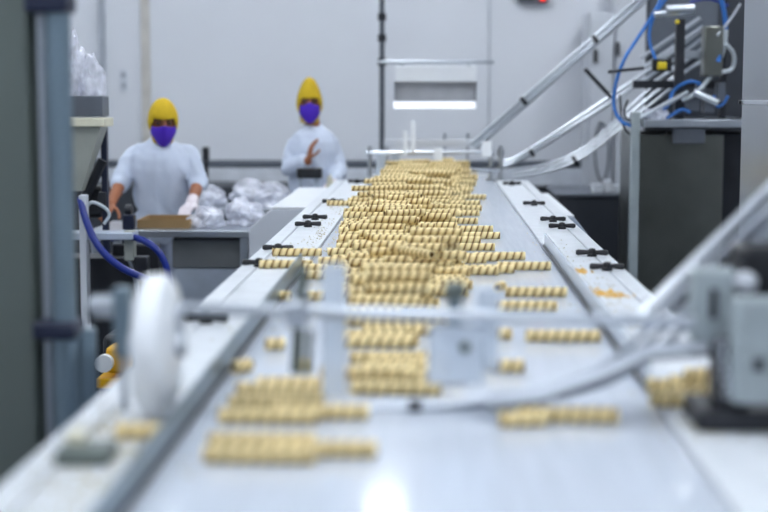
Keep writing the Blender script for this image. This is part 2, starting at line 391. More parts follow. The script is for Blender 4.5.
# far gate
fy = 9.5
FG = thing('guide_gate', 'far cross bar gate with small white plates at the end of the belt', 'gate', (0, fy, BZ))
l0, r0 = at(366, 153, fy), at(494, 152, fy)
MB().tube([l0, r0], .013, 10).build('cross_bar', 'rod', FG)
for px, h0, h1 in ((369.5, 146, 186), (491, 142, 178), (501, 146, 181)):
    a, b = at(px, h0, fy), at(px, h1, fy); z0 = BZ+.001
    MB().tube([(a.x, fy+.01, z0), (a.x, fy+.01, a.z)], .013, 10).build('post', 'steel', FG)
    MB().lathe([(.03, 0), (.03, .012)], (a.x, fy+.01, z0), n=14).build('post_foot', 'steel', FG)
    MB().lathe([(.022, -.02), (.022, .02)], (a.x, fy+.01, (l0.z+r0.z)/2), n=12).build('clamp_collar', 'steel', FG)
for x0, x1, y0, y1 in ((481.5, 492, 141, 157), (433.5, 442.5, 148, 166), (403, 407, 131, 156), (411, 415, 121, 152)):
    gate_plate(FG, x0, x1, y0, y1, fy-.02, 'white')
gate_plate(FG, 376, 386, 150, 182, fy+.04, 'acry'); gate_plate(FG, 392, 400, 154, 176, fy+.04, 'acry')
a = at(470, 169, fy-.05); b = at(500, 171, fy-.05); MB().tube([a, b], .01).build('stub_rod', 'steel', FG)
a = at(408, 167, fy-.1); b = at(450, 162, fy-.1); MB().tube([a, at(425, 167.5, fy-.1), b], .01, 8, 2).build('deflector', 'steel', FG)
ry = 10.15
RG = thing('guide_rail', 'pale cross rail standing behind the far gate under the hanging lamp', 'rail', (0, ry, BZ))
a, b = at(384, 142.5, ry), at(472, 142.5, ry)
bx('rail', 'cab', RG, a.x, b.x, ry-.015, ry+.015, a.z-.025, a.z+.02)
for px in (387, 445, 468):
    q = at(px, 142, ry); MB().tube([(q.x, ry, BZ+.001), (q.x, ry, q.z+(.06 if px > 440 else .02))], .01, 8).build('post', 'steel', RG)
# far chutes
N = lambda px, py, dy=0: at(px, py, fy+.05+dy)
chute('feed_chute', 'steep upper pair of steel tubes rising from the belt end to top right',
      [[N(470, 145), N(655, -16)], [N(476, 148, .03), N(661, -13, .03)], [N(473, 147, .05), N(658, -14, .05)]], .0125,
      [(N(523.5, 101), (1, 0, .87), .03), (N(595, 39), (1, 0, .87), .03)], m='steel')
chute('feed_chute', 'middle bundle of pale tubes from the machine to the far gate',
      [[N(502, 163+o*4, .03*o), N(520, 157+o*4, .03*o), N(640, 77+o*7, .03*o), N(704, 28+o*9, .03*o)] for o in (0, 1)], .0125, [(N(531, 152, .02), (1, 0, .65), .036)])
chute('feed_chute', 'lowest curved bundle of pale tubes bending flat onto the belt end',
      [[N(512, 178-o*4, .03*o), N(545, 173-o*4, .03*o), N(582, 160-o*4, .03*o), N(622, 127-o*6, .03*o), N(674, 86-o*10, .03*o)] for o in (0, 1, 2)], .0095, [(N(575, 161, .02), (1, 0, .5), .036)])
chute('feed_chute', 'short upper stack of bright tubes joining the machine head',
      [[N(641+o*3, 58+o*9, -.1), N(700+o*3, 18+o*9, -.1)] for o in (0, 1, 3, 4)], .0125, [])

# ------------------------------------------------------------------ wafer rolls
WR, WL, PITCH = .0138, .166, .0235
def wafer_data(L, n=12, m=44):
    v, f, uvs = [], [], []
    for i in range(m+1):
        x = -L/2 + L*i/m
        for k in range(n):
            th = 2*math.pi*k/n; ph = (x/PITCH + k/n) % 1
            r = WR*(1.0 - .2*max(0, 1-ph/.24) - .04*ph)
            v.append((x, r*math.cos(th), r*math.sin(th)))
    for i in range(m):
        for k in range(n):
            k2 = (k+1) % n
            f.append((i*n+k, i*n+k2, (i+1)*n+k2, (i+1)*n+k))
            u0, u1 = (-L/2 + L*i/m)/PITCH, (-L/2 + L*(i+1)/m)/PITCH
            uvs += [(u0, k/n), (u0, (k+1)/n), (u1, (k+1)/n), (u1, k/n)]
    for e, sgn in ((0, 1), (m, -1)):          # hollow ends: a wall ring and a sunk dark bore
        o = len(v); x = v[e*n][0]
        for k in range(n): th = 2*math.pi*k/n; v.append((x, WR*.62*math.cos(th), WR*.62*math.sin(th)))
        for k in range(n): th = 2*math.pi*k/n; v.append((x+sgn*.02, WR*.55*math.cos(th), WR*.55*math.sin(th)))
        for k in range(n):
            k2 = (k+1) % n
            f.append((e*n+k, o+k, o+k2, e*n+k2)); uvs += [(.5, 0)]*4
            f.append((o+k, o+n+k, o+n+k2, o+k2)); uvs += [(.1, 0)]*4
        f.append(tuple(o+n+k for k in range(n))); uvs += [(.05, 0)]*n
    return v, f, uvs
def wafer_mesh(name, data):
    v, f, uvs = data
    me = bpy.data.meshes.new(name); me.from_pydata(v, [], f)
    u = me.uv_layers.new(name='turns'); u.data.foreach_set('uv', [c for q in uvs for c in q])
    me.polygons.foreach_set('use_smooth', [True]*len(me.polygons)); me.set_sharp_from_angle(angle=.9)
    me.materials.append(M['wafer']); return me
W_FULL = wafer_mesh('wafer_roll', wafer_data(WL)); W_HALF = wafer_mesh('wafer_roll_broken', wafer_data(.075, m=22))
W_BIT = wafer_mesh('wafer_roll_piece', wafer_data(.042, m=14))
RES = .004; GX0, GY0 = -.7, 1.5
HM = np.zeros((int(1.4/RES), int(9.2/RES)))
def drop(x, y, a, L, base):
    """lowest resting height of a roll lying at x, y with yaw a, and add it to the height map"""
    h = L/2+.01
    i0, i1 = int((x-h-GX0)/RES), int((x+h-GX0)/RES)+1; hy = abs(math.sin(a))*h + WR + .004
    j0, j1 = int((y-hy-GY0)/RES), int((y+hy-GY0)/RES)+1
    i0, j0 = max(i0, 0), max(j0, 0); i1, j1 = min(i1, HM.shape[0]), min(j1, HM.shape[1])
    X, Yg = np.meshgrid(GX0+(np.arange(i0, i1)+.5)*RES-x, GY0+(np.arange(j0, j1)+.5)*RES-y, indexing='ij')
    u = X*math.cos(a)+Yg*math.sin(a); vv = -X*math.sin(a)+Yg*math.cos(a)
    ok = (np.abs(u) < L/2) & (np.abs(vv) < WR)
    if not ok.any(): return base+WR
    pr = np.sqrt(np.maximum(WR*WR-vv*vv, 0)); sub = HM[i0:i1, j0:j1]
    z = max(base+WR, float(np.max(np.where(ok, np.maximum(sub, base)+pr, 0))))
    HM[i0:i1, j0:j1] = np.where(ok, np.maximum(sub, z+pr), sub)
    return z
ROLLS = []                                   # x, y, z, yaw, mesh, label, group
def stray(px, py, label, a=0, mesh=None, base=None, group=None):
    mesh = mesh or W_FULL; L = {W_FULL: WL, W_HALF: .075, W_BIT: .042}[mesh]
    q = on(px, py, BZ+WR); b = BZ+.004 if abs(q.x) > HB else BZ
    ROLLS.append((q.x, q.y, drop(q.x, q.y, a, L, b), a, mesh, label, group))
# rolls one can single out
stray(297, 253.5, 'wafer roll alone on the left apron, upper of two beside the paired clamps', .02)
stray(286, 265.5, 'wafer roll alone on the left apron, lower of two beside the paired clamps', .03)
stray(344, 204, 'wafer roll lying alone on the left apron beside the upper clamp', .0)
stray(471, 247, 'wafer roll at the right edge of the heap just above the guard plate end', .02)
stray(472, 229, 'wafer roll end to end in the row reaching farthest right mid belt', .01)
stray(536, 292, 'whole wafer roll on bare belt right of the heap beside the guard', .0)
stray(500, 291.5, 'short stub of wafer roll left of the lone roll near the guard', 1.2, W_BIT)
stray(524, 306, 'wafer roll just behind the near cross bar, right of the middle post', .0)
stray(563, 336, 'wafer roll just in front of the near cross bar at far right', .0)
stray(502, 334, 'broken wafer piece just in front of the near cross bar', .1, W_BIT)
stray(505, 366, 'wafer roll under the near pale tubes right of the middle post', .05, W_HALF)
stray(524, 266, 'wafer roll sticking out farthest right below the heap edge', .01)
stray(500, 256, 'wafer roll at right heap edge above the farthest reaching roll', .04)
stray(487, 269, 'wafer roll tucked left of the farthest reaching right roll', .03)
for (px, py, a, w_) in ((262, 441, .02, 'back'), (259, 455, -.01, 'front')):
    stray(px, py, 'large blurred wafer roll at left, %s one of the nearest pair' % w_, a)
stray(322, 449, 'blurred wafer roll continuing the nearest left row toward the middle', .03)
stray(268, 416, 'blurred wafer roll in the second nearest row on the left', .0)
stray(276, 402, 'blurred wafer roll lying third from the front on the left', .02); stray(282, 390, 'blurred wafer roll lying fourth from the front on the left', -.02)
stray(302, 384, 'blurred wafer roll topmost behind the four near left rolls', .02)
stray(320, 412, 'blurred wafer roll right of the second nearest left row', .05)
stray(568, 415, 'blurred wafer roll lying in front of the near tubes at right', -.03)
stray(522, 419, 'blurred broken wafer roll left of the one in front of the tubes', .12, W_HALF)
stray(275, 344, 'small wafer piece between left guard and grey upright', .3, W_BIT)
stray(242, 366, 'wafer piece lying against the left guard plate', .9, W_BIT); stray(302, 365, 'wafer piece behind the foot of the grey uprights', .1, W_BIT)
stray(140, 434, 'blurred wafer roll on the left apron in front of the wheel', .02, W_HALF)
stray(316, 296, 'small wafer bit left of the white hanging plate', .2, W_BIT); stray(283, 296, 'small wafer bit on the left apron behind the upright', -.3, W_BIT)
for i, (px, py, a) in enumerate(((316, 268, .1), (318, 275, .02), (330, 261, .05), (372, 246, .02), (362, 236, .02), (352, 252, -.02), (360, 228, 0), (369, 219, .03), (362, 211, 0))):
    stray(px, py, 'wafer roll among the loose ones along the left edge of the heap', a, W_HALF if i < 3 else W_FULL, group='loose rolls at the left edge of the heap')
for i, (px, py, a) in enumerate(((470, 197, 0), (464, 208, .02), (461, 213, 0), (458, 221, .01), (478, 235.5, .02), (458, 240, 0), (463, 203, 0), (430, 229, 0))):
    stray(px, py, 'wafer roll among the parallel ones along the right edge of the heap', a, group='parallel rolls at the right edge of the heap')
for i, (px, py, a) in enumerate(((690, 397, .2), (668, 388, -.15), (705, 390, .1), (690, 384, .05), (672, 402, 0))):
    stray(px, py, 'blurred wafer roll on the right apron behind the dark foot plate', a, W_HALF, group='rolls on the right apron')
# the heap, row after row, layer on layer
PROF = [(160, 398, 478), (175, 388, 474), (185, 378, 470), (195, 366, 462), (205, 360, 458), (215, 356, 456), (225, 352, 462), (235, 346, 464),
        (245, 350, 452), (255, 346, 490), (265, 345, 492), (275, 350, 478), (285, 352, 466), (295, 348, 452), (305, 348, 446), (318, 352, 440),
        (330, 352, 420), (345, 350, 418), (360, 345, 440), (378, 342, 452), (396, 340, 452)]
PY = []
for y, a, b in PROF:
    l, r = on(a, y, BZ+.02), on(b, y, BZ+.02); PY.append((l.y, l.x, r.x))
PY.sort(); py_, pl_, pr_ = zip(*PY)
def bounds(y): return float(np.interp(y, py_, pl_)), float(np.interp(y, py_, pr_))
rnd = random.Random(11)
HEAP = 'wafer roll heaped with many alike along the middle of the belt'
for layer in range(4):
    y = 2.66 + .4*layer
    while y < 10.05:
        y += (.0282 if layer == 0 else .031 + .012*rnd.random()) + rnd.random()*(.006 if y > 3.5 else .03)
        l, r = bounds(y); ins = layer*.045; l += ins; r -= ins
        far = min(1, max(0, (y-3.4)/4)); skip = (.2, .52-.22*far, .86-.46*far, .97-.47*far)[layer]
        if layer and y < 3.4: skip = max(skip, .6)
        if 3.05 < y < 3.35: skip = max(skip, .55)
        x = l + WL/2 + rnd.uniform(-.05, .07)
        while x < r - WL*.3:
            if rnd.random() > skip:
                a = rnd.gauss(0, .045 if rnd.random() < .86 else .3)
                me = W_FULL if rnd.random() < .9 else W_HALF
                yy = y + rnd.uniform(-.004, .004)
                z = drop(x, yy, a, WL if me is W_FULL else .075, BZ)
                if z < BZ + .12: ROLLS.append((x, yy, z, a, me, HEAP, 'wafer rolls heaped on the belt'))
            x += WL + rnd.uniform(.0, .03)
ROLLS.sort(key=lambda q: q[1])
NI = 300
single = [r for r in ROLLS if r[5] != HEAP]; heap = [r for r in ROLLS if r[5] == HEAP]
heap.sort(key=lambda q: q[1]); k_ = NI - len(single)
ORD = ['first', 'second', 'third', 'fourth', 'fifth', 'sixth', 'seventh', 'eighth', 'ninth', 'tenth', 'eleventh', 'twelfth'] + ['%dth' % i for i in range(13, 60)]
MARK = [(3.02, 'before the near cross bar'), (3.75, 'right behind the near cross bar'), (4.35, 'behind the middle post'), (4.95, 'before the nearest right clamp'),
        (5.4, 'beside the two nearest right clamps'), (5.9, 'just past the nearest right clamps'), (6.5, 'level with the middle right clamps'), (99, 'past the middle clamps')]
cnt = {}; lst = []
for x, y, z, a, me, lab, grp in heap[:k_]:
    l, r = bounds(y); third = ('left', 'middle', 'right')[min(2, max(0, int((x-l)/(r-l)*3)))]; lay = 'bottom' if z < BZ+.02 else 'upper'
    mk = next(t for lim, t in MARK if y < lim); key = (third, lay, mk); cnt[key] = cnt.get(key, 0)+1
    lst.append((x, y, z, a, me, '%s from front among %s wafer rolls at heap %s, %s' % (ORD[cnt[key]-1], lay, third, mk), grp))
cnt = {}; sg_ = []
for x, y, z, a, me, lab, grp in single:
    if grp: cnt[lab] = cnt.get(lab, 0)+1; lab = ORD[cnt[lab]-1] + ' from front, ' + lab
    sg_.append((x, y, z, a, me, lab, grp))
for x, y, z, a, me, lab, grp in sg_ + lst:
    o = bpy.data.objects.new('wafer_roll', me); C.objects.link(o)
    o.location = (x, y, z+.0004); o.rotation_euler = (rnd.uniform(0, 6.28), 0, a); o.rotation_mode = 'XYZ'
    tag(o, lab, 'wafer roll', grp or 'wafer rolls on the conveyor')
# the many small far ones
dv, df, du = wafer_data(WL, n=8, m=40); dv = np.array(dv)
V, Fc, U = [], [], []; off = 0
for x, y, z, a, me, lab, grp in heap[k_:]:
    s_ = 1.0 if me is W_FULL else .45; rx = rnd.uniform(0, 6.28)
    R = np.array(Matrix.Rotation(a, 3, 'Z') @ Matrix.Rotation(rx, 3, 'X'))
    V.append((dv*np.array([s_, 1, 1])) @ R.T + np.array([x, y, z])); Fc += [tuple(i+off for i in q) for q in df]; U += du; off += len(dv)
V = np.concatenate(V)
me = bpy.data.meshes.new('distant_wafer_rolls'); oy = Vector((0, 8, BZ)); me.from_pydata([tuple(p) for p in (V-np.array(oy))], [], Fc)
u = me.uv_layers.new(name='turns'); u.data.foreach_set('uv', [c for q in U for c in q]); me.materials.append(M['wafer'])
me.polygons.foreach_set('use_smooth', [True]*len(me.polygons)); me.set_sharp_from_angle(angle=.9)
o = bpy.data.objects.new('distant_wafer_rolls', me); C.objects.link(o); o.location = oy
tag(o, 'dense far heap of small striped wafer rolls reaching the far gate', 'wafer rolls'); o['kind'] = 'stuff'

# crumbs
def crumbs(name, label, m, spots, size):
    b = MB(); r = random.Random(3)
    for px, py, sx, sy, n in spots:
        q = on(px, py, BZ+.005)
        for _ in range(n):
            x = q.x + r.gauss(0, sx); y = q.y + r.gauss(0, sy)
            if abs(x) > HO-.012 or y > YA-.02 or abs(abs(x)-HB) < .016 : continue
            z = BZ+.0041 if abs(x) > HB else BZ+.0003
            s = size*r.uniform(.4, 1.3); an = r.random()*6
            pts = [(x + s*math.cos(an+k*2.1)*r.uniform(.6, 1.2), y + s*math.sin(an+k*2.1)*r.uniform(.6, 1.2), z) for k in range(3)] + [(x+r.uniform(-s, s)*.4, y, z+s*r.uniform(.4, .9))]
            b.raw(pts, [(0, 2, 1), (0, 1, 3), (1, 2, 3), (2, 0, 3)])
    o = b.build(name, m, None, smooth=False, origin=(0, 5, BZ)); tag(o, label, 'crumbs'); o['kind'] = 'stuff'
crumbs('wafer_crumbs', 'fine pale crumbs scattered along the conveyor aprons', 'crumb',
       [(330, 235, .04, .5, 260), (318, 250, .05, .35, 200), (345, 212, .04, .6, 160), (300, 300, .06, .3, 90), (250, 330, .05, .15, 70), (120, 450, .05, .16, 420), (90, 480, .06, .12, 320), (105, 430, .04, .1, 260),
        (524, 222, .008, .9, 150), (535, 238, .008, .5, 120), (570, 262, .05, .4, 90), (600, 300, .05, .25, 140), (712, 425, .06, .05, 160), (690, 395, .05, .06, 90), (640, 335, .04, .1, 60), (180, 400, .05, .1, 80)], .0036)
crumbs('orange_crumbs', 'orange yellow crumb piles spilled on the right apron', 'ocrumb',
       [(579, 271, .012, .025, 150), (588, 290, .018, .03, 80), (600, 293, .03, .025, 170), (615, 296, .02, .02, 60)], .0065)

# ------------------------------------------------------------------ hanging lamp on its pole
ly = 10.6
P = thing('support_pole', 'dark vertical pole rising beside the far belt end', 'pole', (at(382, 93, ly).x, ly, 0))
px_ = at(382, 93, ly).x
MB().tube([(px_, ly, 0), (px_, ly, CZ-.001)], .019, 12).build('shaft', 'wrail', P)
for py in (17, 38, 62):
    q = at(382, py, ly); MB().lathe([(.03, -.025), (.03, .025)], (px_, ly, q.z), n=14).build('pole_clamp', 'dark', P)
MB().lathe([(.07, 0), (.07, .012), (.03, .02)], (px_, ly, 0), n=18).build('pole_foot', 'dark', P)
LP = thing('hanging_lamp', 'white hooded inspection lamp hung from a bar above the belt end', 'lamp', at(436, 62, ly-.05))
a, b = at(377, 62, ly-.045), at(494, 62, ly-.045)
MB().tube([a, b], .013, 10).build('hanger_bar', 'steel', LP)
def lz(py): return at(436, py, ly-.1).z
xa, xb = at(395, 93, ly-.1).x, at(476, 93, ly-.1).x
bx('top_reflector', 'white', LP, xa, xb, ly-.16, ly-.065, lz(82), lz(66), .006)
bx('back_panel', 'lampback', LP, xa+.01, xb-.01, ly-.1, ly-.085, lz(101), lz(81.5), .002)
hs = bx('strip_housing', 'white', LP, xa-.012, xb, ly-.16, ly-.06, lz(109), lz(101), .005)
bx('light_strip', 'strip', LP, xa-.005, xb-.008, ly-.166, ly-.1605, lz(108.5), lz(102), .002)
for x in (xa, xb-.008): bx('side_plate', 'wrail', LP, x, x+.008, ly-.15, ly-.07, lz(102), lz(67), .001)
for x in (xa+.05, xb-.05): bx('hanger', 'steel', LP, x-.012, x+.012, ly-.07, ly-.045, lz(68), lz(62), .002)

# ------------------------------------------------------------------ people
def remesh(mb, name, m, parent, voxel, smooth=6, fold=0):
    o = mb.build('tmp_' + name, m, None, origin=ORG[parent.name])
    r = o.modifiers.new('r', 'REMESH'); r.mode = 'VOXEL'; r.voxel_size = voxel
    s = o.modifiers.new('s', 'SMOOTH'); s.factor = .5; s.iterations = smooth
    dg = bpy.context.evaluated_depsgraph_get(); me = bpy.data.meshes.new_from_object(o.evaluated_get(dg)); bpy.data.objects.remove(o)
    if fold:                                  # cloth creases: stretched ridged noise along the normals
        me.update(); sd = Vector((parent.location.x*3, 5, 2))
        nn = [v.normal.copy() for v in me.vertices]
        for v, n_ in zip(me.vertices, nn):
            p = v.co + Vector((v.co.z*.35, 0, v.co.x*.5)); q_ = Vector((p.x*9, p.y*9, p.z*4.5)) + sd
            v.co += n_*fold*((1-2.4*abs(noise.noise(q_))) + .5*noise.noise(q_*2.1))
    me.name = name; me.polygons.foreach_set('use_smooth', [True]*len(me.polygons))
    if not me.materials: me.materials.append(M[m])
    n = bpy.data.objects.new(name, me); C.objects.link(n); n.parent = parent; ORG[n.name] = ORG[parent.name]
    return n
def hand(mb, wr, d, side, palm, curl=.5):
    """palm and five fingers from wrist wr along d; palm = normal of the palm side; side = direction of the thumb"""
    d = Vector(d).normalized(); p = Vector(palm); p = (p - d*p.dot(d)).normalized(); t = d.cross(p)
    if t.dot(Vector(side)) < 0: t = -t
    wr = Vector(wr)
    for k in (-1, -.33, .33, 1): mb.cap(wr + d*.01 + t*k*.014, wr + d*.082 + t*k*.027, .014, .0125, 8)
    for k, L in ((1, .068), (.33, .078), (-.33, .073), (-1, .056)):
        q = wr + d*.082 + t*k*.029; dd = d.copy()
        for i, fr in enumerate((.45, .32, .26)):
            an = curl*(.5+.5*i); dn = (d*math.cos(an) + p*math.sin(an)).normalized()
            e = q + dn*L*fr; mb.cap(q, e, .0092-.0008*i, .0086-.0008*i, 8); q = e
    q = wr + d*.03 + t*.026
    for i, L in enumerate((.04, .03, .025)):
        dn = (d*(.6+.15*i) + t*(.75-.3*i) + p*.45).normalized(); e = q + dn*L; mb.cap(q, e, .0125-.0012*i, .0112-.0012*i, 8); q = e
def person(label, loc, H, neck, head, peak, nod, yaw, armsL, armsR, sleeve, gloves, legsp):
    """everything in world metres; armsL/armsR = shoulder, elbow, wrist, hand direction, palm normal"""
    T = thing('person', label, 'person', loc); L = Vector(loc)
    hip = L + Vector((0, 0, H['hip'])); sh = H['sh']; lean = Vector((0, -H['lean'], 0))
    chest = Vector((L.x, L.y, 0)) + lean + Vector((0, 0, sh-.13)); hd = Vector(head)
    Rn = Matrix.Rotation(yaw, 3, 'Z') @ Matrix.Rotation(nod, 3, 'X')   # head pitched down towards the hands
    hx = lambda x, y, z: hd + Rn @ Vector((x, y, z))
    # one continuous body
    b = MB()
    b.ell(hip, (.145, .1, .12)); b.cap(hip+Vector((0, 0, .05)), chest, .105, .12); b.ell(chest, (.15, .1, .16))
    b.cap(chest+Vector((0, 0, .1)), neck, .06, .052); b.cap(neck, hx(0, .02, -.06), .052, .05)
    b.ell(hd, (.069, .088, .108), rot=Rn); b.ell(hx(0, -.03, -.055), (.055, .058, .055), rot=Rn)
    b.cap(hx(0, -.088, .012), hx(0, -.108, -.03), .009, .015); b.ell(hx(0, -.075, -.065), (.026, .016, .009), rot=Rn)
    for s in (-1, 1):
        b.ell(hx(s*.074, .01, -.01), (.012, .02, .032), rot=Rn); b.ell(hx(s*.03, -.072, .026), (.026, .014, .008), rot=Rn)
    for A in (armsL, armsR):
        S, E, W, D, Pn = [Vector(v) for v in A]
        b.cap(chest+Vector((0, 0, .09)), S, .05, .042); b.cap(S, E, .042, .038); b.cap(E, W, .041, .027)
        hand(b, W, D, (0, -1, .3) if A is armsR or A is armsL else (1, 0, 0), Pn, .45)
    for s, K, An in legsp:
        J = hip+Vector((s*.085, 0, -.05)); b.cap(J, K, .082, .056); b.cap(K, An, .056, .036); b.cap(An, Vector(An)+Vector((0, -.13, -.035)), .036, .03)
    body = remesh(b, 'body', 'skin', T, .0068, 4)
    # clothes
    c = MB()
    c.ell(hip+Vector((0, 0, -.02)), (.185, .135, .13)); c.cap(hip+Vector((0, 0, .02)), chest, .142, .15)
    c.ell(chest+Vector((0, 0, -.01)), (.172, .132, .165)); c.ell(hip+Vector((0, -.012, .16)), (.168, .14, .17))
    c.cap(chest+Vector((0, 0, .1)), neck+Vector((0, 0, -.03)), .085, .066)
    for A in (armsL, armsR):
        S, E, W = [Vector(v) for v in A[:3]]
        e2 = E.lerp(W, sleeve)
        c.cap(chest+Vector((0, 0, .075)), S, .062, .054); c.cap(S, E, .056, .053); c.cap(E, e2, .054, .049)
    coat = remesh(c, 'coat', 'cloth', T, .0095, 5, .009)
    col = MB(); col.lathe([(.068, 0), (.075, .006), (.073, .03), (.064, .034)], neck+Vector((0, 0, -.05)), neck-chest, 24).build('collar', 'cloth', coat)
    q = MB()
    q.ell(hip+Vector((0, 0, -.03)), (.168, .122, .13))
    for s, K, An in legsp:
        J = hip+Vector((s*.09, 0, -.05)); K = Vector(K); An = Vector(An)
        q.cap(J, K, .1, .078); q.cap(K, An+Vector((0, 0, .03)), .078, .07)
    remesh(q, 'trousers', 'trous', T, .012, 5, .008)
    for s, K, An in legsp:
        An = Vector(An); g = MB(); g.ell(An+Vector((0, -.05, -.045)), (.05, .135, .045)); g.cap(An+Vector((0, .02, -.02)), An+Vector((0, .01, .06)), .05, .055)
        g2 = remesh(g, 'boot', 'shoe', T, .012, 3)
    # hood: a shell round the head open at the face
    v, f = [], []; nu, nv = 40, 26
    for j in range(nv+1):
        t = j/nv
        for k in range(nu):
            th = 2*math.pi*k/nu - math.pi/2          # k = 0 looks forward (-y)
            ph = math.pi*(.02 + .74*t)
            rr = math.sin(ph); z = math.cos(ph)
            wd = 1 + .04*math.sin(th*9+j)*.3
            if ph > 2.0: rr = rr*.55 + .62*.45
            x_, y_, z_ = .081*rr*math.cos(th)*wd, .102*rr*math.sin(th)*wd, .120*z
            if z > .3: z_ += peak*((z-.3)/.7)**1.6; x_ *= 1-.25*peak/.06*max(0, z-.5)*.6
            if z < -.5: z_ -= .035*(-.5-z)/.24
            v.append(hx(x_, y_+.004, z_))
    for j in range(nv):
        for k in range(nu):
            zc = math.cos(math.pi*(.02 + .74*(j+.5)/nv)); an = min(k+.5, nu-k-.5)/nu*360
            if -.62 < zc < .36 and an < 52 - 14*abs(zc+.1): continue
            f.append((j*nu+k, j*nu+(k+1) % nu, (j+1)*nu+(k+1) % nu, (j+1)*nu+k))
    f.append(tuple(range(nu)))
    hood = MB().raw(v, f).build('hood', 'hood', T)
    sm = hood.modifiers.new('t', 'SOLIDIFY'); sm.thickness = .006; sm.offset = 1
    ss = hood.modifiers.new('s', 'SUBSURF'); ss.levels = 1; ss.render_levels = 1
    # mask: a bulging pleated patch from nose bridge to under the chin
    v, f = [], []; nu, nv = 20, 12
    for j in range(nv+1):
        z = .0 - .120*j/nv; bulge = 1 + .10*math.sin(math.pi*j/nv) + .012*(j % 3 == 0)
        for k in range(nu+1):
            an = math.radians(-66 + 132*k/nu) ; nb = math.exp(-(an/.3)**2)
            edge = abs(k/nu*2-1)
            zz = z*(1-.34*edge**2) - .016*edge**2 + (.016*nb*(1-j/nv))
            v.append(hx(.078*math.sin(an)*(1-.36*(j/nv)**3), -(.104*math.cos(an)*bulge + .016*nb*(1-.6*j/nv)) + .018*(j/nv)**2 + .0, zz))
    for j in range(nv):
        for k in range(nu): f.append((j*(nu+1)+k, j*(nu+1)+k+1, (j+1)*(nu+1)+k+1, (j+1)*(nu+1)+k))
    mk = MB().raw(v, f).build('face_mask', 'mask', T); mk.modifiers.new('t', 'SOLIDIFY').thickness = .003
    for s in (-1, 1):
        MB().tube([hx(s*.07, -.05, -.005), hx(s*.084, -.01, .0), hx(s*.086, .02, .0)], .002, 6).build('ear_loop', 'mask', mk)
        MB().ell(hx(s*.031, -.081, .016), (.0145, .009, .0075), 12, Rn).build('eye', 'eye', T)
        MB().tube([hx(s*.014, -.090, .033), hx(s*.032, -.088, .039), hx(s*.052, -.076, .034)], .0045, 6).build('eyebrow', 'brow', T)
    for A, g_ in ((armsL, gloves[0]), (armsR, gloves[1])):
        if g_:
            S, E, W, D, Pn = [Vector(v) for v in A]; g = MB(); W2 = W; g.cap(E.lerp(W, .86), W2, .034, .033)
            hand(g, W2, D, (0, -1, .3), Pn, .45)
            for i, vv in enumerate(g.v): pass
            gl = remesh(g, 'glove', 'glove', T, .006, 2); gl.modifiers.new('d', 'DISPLACE').strength = .004; gl.modifiers['d'].mid_level = 0
    return T
# worker at the packing table on the left, looking down at both hands
y1 = 8.62; w1 = at(162, 150, y1); X1 = w1.x
def A1(px, py, dy=0): return at(px, py, y1+dy)
person('person in white shirt and yellow hood with violet mask looking down at left table', (X1, y1, 0),
       dict(hip=.86, sh=1.32, lean=.06), Vector((X1, y1-.07, 1.335)), A1(163, 121, -.13), .006, .34, .24,
       (A1(133, 155), A1(121, 182, -.09), A1(111, 204, -.30), (-.12, -.8, -.35), (0, -.2, -1)),
       (A1(189, 155), A1(198, 183, -.08), A1(192, 203, -.30), (-.2, -.8, -.3), (0, -.2, -1)), .12, (False, True),
       [(-1, (X1-.12, y1-.02, .47), (X1-.13, y1+.03, .09)), (1, (X1+.13, y1-.02, .47), (X1+.14, y1+.03, .09))])
# worker behind the far left end of the belt, hand raised before the chest
y2 = 9.95; w2 = at(314, 150, y2); X2 = w2.x
def A2(px, py, dy=0): return at(px, py, y2+dy)
person('person in white coat with peaked yellow hood and violet mask raising one hand', (X2, y2, 0),
       dict(hip=.84, sh=1.36, lean=.03), Vector((X2, y2-.03, 1.375)), A2(309.5, 104, -.05), .05, .05, .1,
       (A2(295, 146), A2(289, 169, -.1), A2(308, 161, -.27), (.22, -.12, .9), (1, .25, 0)),
       (A2(331, 146), A2(339, 170, -.05), A2(333, 184, -.27), (-.2, -.9, -.1), (0, -.2, -1)), .82, (False, True),
       [(-1, (X2-.1, y2-.02, .46), (X2-.11, y2+.03, .09)), (1, (X2+.1, y2-.02, .46), (X2+.11, y2+.03, .09))])

# ------------------------------------------------------------------ packing tables, bags and boxes on the left
def table(label, x0, x1, ya, yb, z, shelf=True):
    t = thing('packing_table', label, 'table', ((x0+x1)/2, (ya+yb)/2, 0))
    bx('table_top', 'steel', t, x0, x1, ya, yb, z-.035, z, .004)
    for x in (x0+.03, x1-.03):
        for y in (ya+.03, yb-.03): bx('leg', 'steel', t, x-.02, x+.02, y-.02, y+.02, 0, z-.035, .003)
    if shelf: bx('shelf', 'dsteel', t, x0+.02, x1-.02, ya+.02, yb-.02, .28, .31, .003)
    return t
TZ = .9
table('grey steel packing table in front of the worker at left', at(88, 228, 7.6).x, -.93, 7.6, 8.2, TZ)
table('steel side table behind the white cover by the worker with raised hand', -1.72, -.615, 9.05, 9.55, TZ)
dr = thing('drawer_box', 'grey bin with dark lid under the left packing table', 'bin', (-1.13, 7.9, .31))
bx('body', 'skirt', dr, -1.33, -.98, 7.68, 8.1, .3105, .70, .006)
bx('lid', 'lidg', dr, -1.34, -.975, 7.67, 8.11, .7005, .852, .006)
a, b = at(138, 226, 7.75), at(190, 216, 7.75)
cb = thing('cardboard_tray', 'flat brown cardboard tray on the packing table under the hands', 'tray', ((a.x+b.x)/2, 7.85, TZ))
bx('base', 'card', cb, a.x, b.x, 7.72, 8.05, TZ+.001, TZ+.006, 0)
for y in (7.72, 8.04): bx('side', 'card', cb, a.x, b.x, y, y+.01, TZ+.006, TZ+.045, 0)
